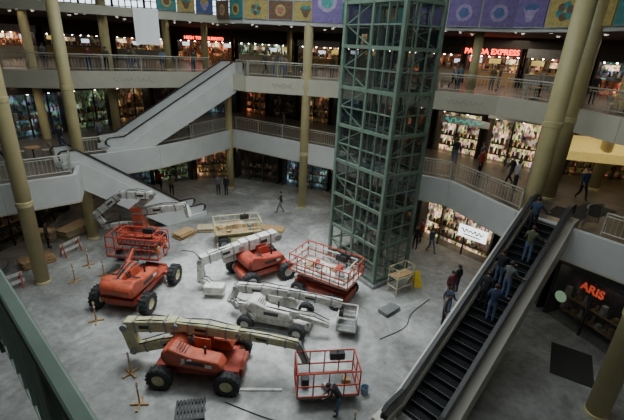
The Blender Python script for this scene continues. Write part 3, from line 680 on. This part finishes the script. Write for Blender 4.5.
def rider(t,lat,top,bot,rz,ps='ride'):
    B=V(EB);T=V(ET);d=(T-B).normalized();n=V((d.y,-d.x));L=(T-B).length;k=int(5.5/.21)
    i=round(t*k);q=B+d*((i+.5)*L/k)+n*lat
    person(q.x,q.y,(i+1)*5.5/k+.02,rz,ps,top,bot,' on escalator',1.06,'escalator riders')
up=D(-45)
rider(.87,-.28,'navy','black',up);rider(.73,.22,'olive','denim',up);rider(.58,-.28,'black','denim',up);rider(.55,.25,'grey','denim',up-.3);rider(.47,-.28,'black','black',up,'stand');rider(.41,.24,'navy','denim',up+.2)
for x,y,rz,ps,t,b,w in[(-2.6,30.7,90,'walk','black','grey',' across floor'),(-8.6,34.2,200,'stand','grey','black',' by shops'),(-7.9,34.3,160,'stand','black','black',' by shops'),
    (7.4,25.4,150,'stand','black','black',' near tower'),(8.4,25.0,200,'walk','navy','denim',' near tower'),(8.0,26.4,90,'stand','red','black',' near tower'),
    (7.0,17.0,-120,'stand','grey','black',' beside escalator'),(7.4,17.7,-60,'walk','navy','denim',' beside escalator'),(8.0,19.3,200,'stand','maroon','black',' beside escalator'),(8.6,20.0,30,'stand','black','navy',' beside escalator'),
    (1.35,11.2,80,'bend','black','denim',' beside red basket'),(-17.6,22.2,-90,'stand','black','black',' near column'),(-17.0,22.9,-60,'stand','grey','black',' near column'),(-12.6,33.5,20,'walk','tan','black',' on ground floor'),(-14,34.6,0,'walk','red','black',' by shops'),(4.2,31,0,'walk','black','black',' by shops')]:
    person(x,y,.0,D(rz),ps,t,b,w,s=1.0 if ps=='bend' else 1.08)
for x,y,rz,ps,t,b in[(-17.2,26.5,-100,'walk','black','navy'),(-15.6,28.6,30,'stand','grey','black'),(-18.9,23.0,-60,'walk','olive','black'),(-10.8,34,0,'walk','navy','black'),(10.9,25.6,-140,'stand','red','black'),(12.2,24.0,90,'walk','black','black'),(12.0,22.9,-90,'stand','white','black'),(15.4,21.9,180,'walk','navy','black'),(-3,36.6,90,'walk','grey','black'),(2.5,33,0,'walk','black','black'),(11.7,27.5,30,'stand','grey','black'),(10.2,28.6,-30,'stand','black','denim')]:
    person(x,y,5.5,D(rz),ps,t,b,' on walkway')
def inout(E,i,t,k):
    a=V(E[i]);b=V(E[i+1]);d=(b-a).normalized();n=V((-d.y,d.x))
    if n.dot((a+b)/2-V((-1,22)))<0:n=-n
    return a.lerp(b,t)+n*k,math.atan2(-n.y,-n.x)-math.pi/2
TABS=[]
for i,n in((1,1),(2,2),(6,3),(7,2),(8,2),(9,1)):
    for j in range(n):
        q,_=inout(E3,i,(j+.5)/n,2.0)
        if clear(q.x,q.y,10.5,1.5): TABS.append((q.x,q.y))
for i,n in((1,4),(2,9),(5,9),(6,7),(7,6),(8,7),(9,5)):
    for j in range(n):
        k=random.choice([.9,.9,3.6,4.6,5.6]);q,rz=inout(E3,i,(j+random.uniform(.35,.65))/n,k)
        if not clear(q.x,q.y,10.5) or any(math.hypot(q.x-a,q.y-b)<1.4 for a,b in TABS): continue
        ps='lean' if k<.95 else random.choice(['stand','walk'])
        if k>.95: rz=random.uniform(0,6.28)
        person(q.x,q.y,10.5,rz,ps,random.choice(['black','grey','navy','white','maroon','tan','olive','pale blue','black']),random.choice(['black','navy','denim']),' at food court',1.02)
T0=thing('cafe_table','small round cafe table on a pedestal','table',group='food court tables')
g=G();g.lathe([(0,.7),(.42,.7),(.44,.72),(.42,.75),(0,.75)],18,axis='Z');g.obj('table_top',['wood'],T0)
g=G();g.lathe([(0,.7),(.04,.7),(.04,.1),(.1,.06),(.28,.02),(.28,0),(0,0)],14,axis='Z');g.obj('pedestal',['dark'],T0)
C0=thing('cafe_chair','metal framed cafe chair with pale seat','chair',group='food court chairs')
g=G();g.box((0,0,.45),(.42,.42,.04));g.obj('seat',['rail'],C0,bevel=.02)
g=G();g.box((0,-.2,.72),(.4,.03,.3));g.obj('backrest',['rail'],C0,bevel=.01)
for x in(-.18,.18):
    for y in(-.19,.18): g=G();g.cyl((x,y,0),(x,y,.85 if y<0 else .44),.014,n=6);g.obj('leg',['grey'],C0)
first=[True,True]
def place(x,y,z):
    t=T0 if first[0] else copy_tree(T0);first[0]=False;t.location=(x,y,z)
    for k in range(2):
        a=k*2.4+x;c=C0 if first[1] else copy_tree(C0);first[1]=False
        c.location=(x+.75*math.cos(a),y+.75*math.sin(a),z);c.rotation_euler=(0,0,a+math.pi/2)
for a,b in TABS: place(a,b,10.5)
for q in[(-18.9,21.3),(-21.5,19.8),(-17.9,24.6)]: place(*q,5.5)
# ------------------------------------------------------------------ props
pb=None
for x,y in[(-11.9,19.9),(-10.3,15.9),(-7.2,12.7),(-6.2,11.2),(-13.2,19.2),(1.9,10.4),(-5.9,22.6),(-13.4,21.0)]:
    if pb is None:
        pb=thing('delineator_post','slim timber barrier post on cross feet','barrier post',(x,y,0),group='barrier posts')
        g=G();g.cyl((0,0,.05),(0,0,1.15),.035);g.obj('stake',['wood'],pb)
        g=G();g.beam((-.35,0,.04),(.35,0,.04),.08,.08);g.beam((0,-.35,.04),(0,.35,.04),.08,.08);g.obj('foot',['wood'],pb)
        for z in(.8,1.0): g=G();g.cyl((0,0,z),(0,0,z+.1),.05);g.obj('reflective_band',['white'],pb)
    else: o=copy_tree(pb);o.location=(x,y,0);o.rotation_euler=(0,0,random.random())
for x,y,a,n,l,w,m in((-16.6,25.2,70,7,2.2,1.1,'ply'),(-16.4,20.9,50,6,1.7,.9,'wood'),(-12.7,27.2,30,4,2.0,1.0,'ply'),(-7.3,26.8,10,4,2.0,.9,'ply'),(-3.0,27.4,-10,2,1.8,.9,'wood'),(-18.0,19.4,20,8,1.3,.9,'grey'),(-9.0,25.6,60,5,1.4,.8,'wood'),(-17.9,23.9,10,9,1.2,.8,'ply'),(4.4,17.9,40,3,1.1,.6,'grey')):
    s=thing('material_stack','stack of %s sheets lying on dusty floor'%{'ply':'pale plywood','wood':'timber','grey':'grey panel'}[m],'building materials',(x,y,0),D(a),'stacked building materials')
    for k in range(n):
        g=G();g.box((random.uniform(-.08,.08),random.uniform(-.06,.06),.04+k*.085),(l,w,.07),0,Matrix.Rotation(random.uniform(-.06,.06),3,'Z'));g.obj('sheet',[m],s)
br=None
for x,y,a in((-15.2,22.3,70),(-14.6,26.6,40),(-16.0,18.0,60)):
    if br is None:
        br=thing('barricade','folding barricade with white board and orange legs','barricade',(x,y,0),D(a),'folding barricades')
        for s_ in(-.55,.55):
            for t_ in(-.25,.25): g=G();g.beam((s_,t_,0),(s_,0,1.0),.06,.05);g.obj('leg',['orange'],br)
        for z in(.45,.85): g=G();g.box((0,-.12+.08*(z>.6),z),(1.4,.03,.2));g.obj('board',['white'],br)
    else: o=copy_tree(br);o.location=(x,y,0);o.rotation_euler=(0,0,D(a))
s=thing('wet_floor_sign','yellow folding caution sign standing beside tower','sign',(6.4,20.7,0),D(25))
for k in(-1,1):
    g=G();ys=lambda z:k*(.34-.32*z/.95)
    g.add([(-.28,ys(0),0),(.28,ys(0),0),(.17,ys(.95),.95),(-.17,ys(.95),.95),(-.28,ys(0)+k*.03,0),(.28,ys(0)+k*.03,0),(.17,ys(.95)+k*.03,.95),(-.17,ys(.95)+k*.03,.95)],[(0,1,2,3),(7,6,5,4),(0,4,5,1),(1,5,6,2),(2,6,7,3),(3,7,4,0)]);g.obj('sign_leaf',['yellow'],s)
s=thing('light_box_sign','glowing white sign with dark lettering lines by shop','sign',(10.6,23.9,1.75),D(-45))
g=G();g.box((0,0,.35),(1.9,.12,.8));g.obj('lit_panel',['wsign'],s)
g=G();g.tube([(-.75+i*1.5/30,-.08,.45+.1*math.sin(i*1.1)*(1+.4*math.sin(i*.37))) for i in range(31)],.035,5);g.obj('script_lettering',['dark'],s)
g=G();g.box((0,-.07,.16),(1.1,.02,.07));g.obj('printed_line',['dark'],s)
for x in(-.7,.7): g=G();g.cyl((x,0,.7),(x,0,2.25),.02);g.obj('hanger_rod',['grey'],s)
pl=thing('pallet','dark slatted pallet lying on the concrete floor','pallet',(-4.2,11.0,0),D(12))
for i in range(9): g=G();g.box((-.5+i*.125,0,.14),(.08,.95,.03));g.obj('deck_board',['dark'],pl)
for y in(-.4,0,.4): g=G();g.box((0,y,.06),(1.1,.1,.12));g.obj('stringer',['dark'],pl)
g=G();g.box((0,0,.03),(1.7,.12,.06));tag(g.obj('timber_board',['white'],loc=(-1.7,12.2,0),rz=.05,bevel=.01),'loose white board lying on the dusty floor','board')
b=thing('paint_bucket','small blue plastic bucket with wire handle','bucket',(2.5,12.3,0))
g=G();g.lathe([(0,0),(.14,0),(.17,.34),(.185,.36),(.155,.34),(.13,.02),(0,.02)],18,axis='Z');g.obj('pail',[CL['pale blue']],b)
g=G();g.tube([(.17*math.cos(t),0,.34+.16*math.sin(t)) for t in[i*math.pi/8 for i in range(9)]],.008,5);g.obj('handle',['grey'],b)
def cable(pts,lab):
    P=[V((x,y,.03)) for x,y in pts];Q=[P[0]*2-P[1]]+P+[P[-1]*2-P[-2]];out=[]
    for i in range(1,len(Q)-2):
        for k in range(8):
            t=k/8;a,b_,c,d=Q[i-1:i+3];out.append(.5*((2*b_)+(c-a)*t+(2*a-5*b_+4*c-d)*t*t+(3*b_-a-3*c+d)*t**3))
    out.append(P[-1]);g=G();g.tube(out,.02,6);tag(g.obj('power_cable',['dark']),lab,'cable','power cables')
cable([(-3,11.5),(-1,10.8),(.1,10.8),(.6,10.4),(1.3,9.9)],'black power cable trailing across concrete')
cable([(-8.5,23.4),(-7.6,23.2),(-6.6,21.5),(-5.9,20)],'black power cable trailing across concrete')
cable([(3.6,15.6),(5,16.6),(5.6,17.8),(6.9,19.2)],'black power cable trailing across concrete')
# near railing
a=V((-3.2,3.25,0));b=V((-.1,.45,0));d=b-a;L=d.length
o=thing('railing','green painted railing with close vertical bars','railing',(a.x,a.y,10.43),math.atan2(d.y,d.x))
g=G();g.box((L/2,0,1.12),(L,.085,.05));g.obj('handrail',['green'],o,bevel=.015)
for z in(.98,.12): g=G();g.box((L/2,0,z),(L,.03,.03));g.obj('cross_rail',['lgreen'],o)
for i in range(20): g=G();g.box(((i+.5)*L/20,0,.56),(.02,.03,.86));g.obj('bar',['lgreen'],o)
for x in(.8,2.6): g=G();g.box((x,0,.55),(.07,.07,1.1));g.obj('post',['green'],o)
g=G();g.add([(-6,-5.9,10.48),(1,-5.9,10.48),(1,.2,10.48),(-.2,.3,10.48),(-3.4,3.1,10.48),(-6,3.1,10.48)],[(0,1,2,3,4,5)]);struct(g.obj('floor.003',['tile']))
# ------------------------------------------------------------------ lights
def area(x,y,z,sx,sy,e,c,sp=180):
    l=bpy.data.lights.new('lamp','AREA');l.shape='RECTANGLE';l.size=sx;l.size_y=sy;l.energy=e;l.color=c;l.spread=math.radians(sp)
    o=bpy.data.objects.new('added_area_lamp',l);COL.objects.link(o);o.location=(x,y,z)
area(-2,19,19.4,18,18,2500,(.9,.98,1));area(-3,20,19.3,9,9,1100,(.92,.98,1),70);area(2,6,19.4,8,8,450,(.92,.98,1))  # unseen cool lamps added under the roof in place of a skylight
for x,y in((-26,36),(-12,44),(2,42),(14,34),(20,25)): area(x,y,14.2,6,5,190,(1,.84,.66))  # unseen warm lamps added on each level to back up the downlights
for x,y in((-20,27),(-11,40),(0,37),(11,28.5),(17,23)): area(x,y,9.3,4,3,42,(1,.82,.62))
for x,y in((-18,24),(-12,35),(0,34.5),(9,26.5)): area(x,y,3.9,4,2,20,(1,.82,.62))
w=bpy.data.worlds.new('World');bpy.context.scene.world=w;w.use_nodes=True;w.node_tree.nodes['Background'].inputs[0].default_value=(.5,.6,.7,1);w.node_tree.nodes['Background'].inputs[1].default_value=.05
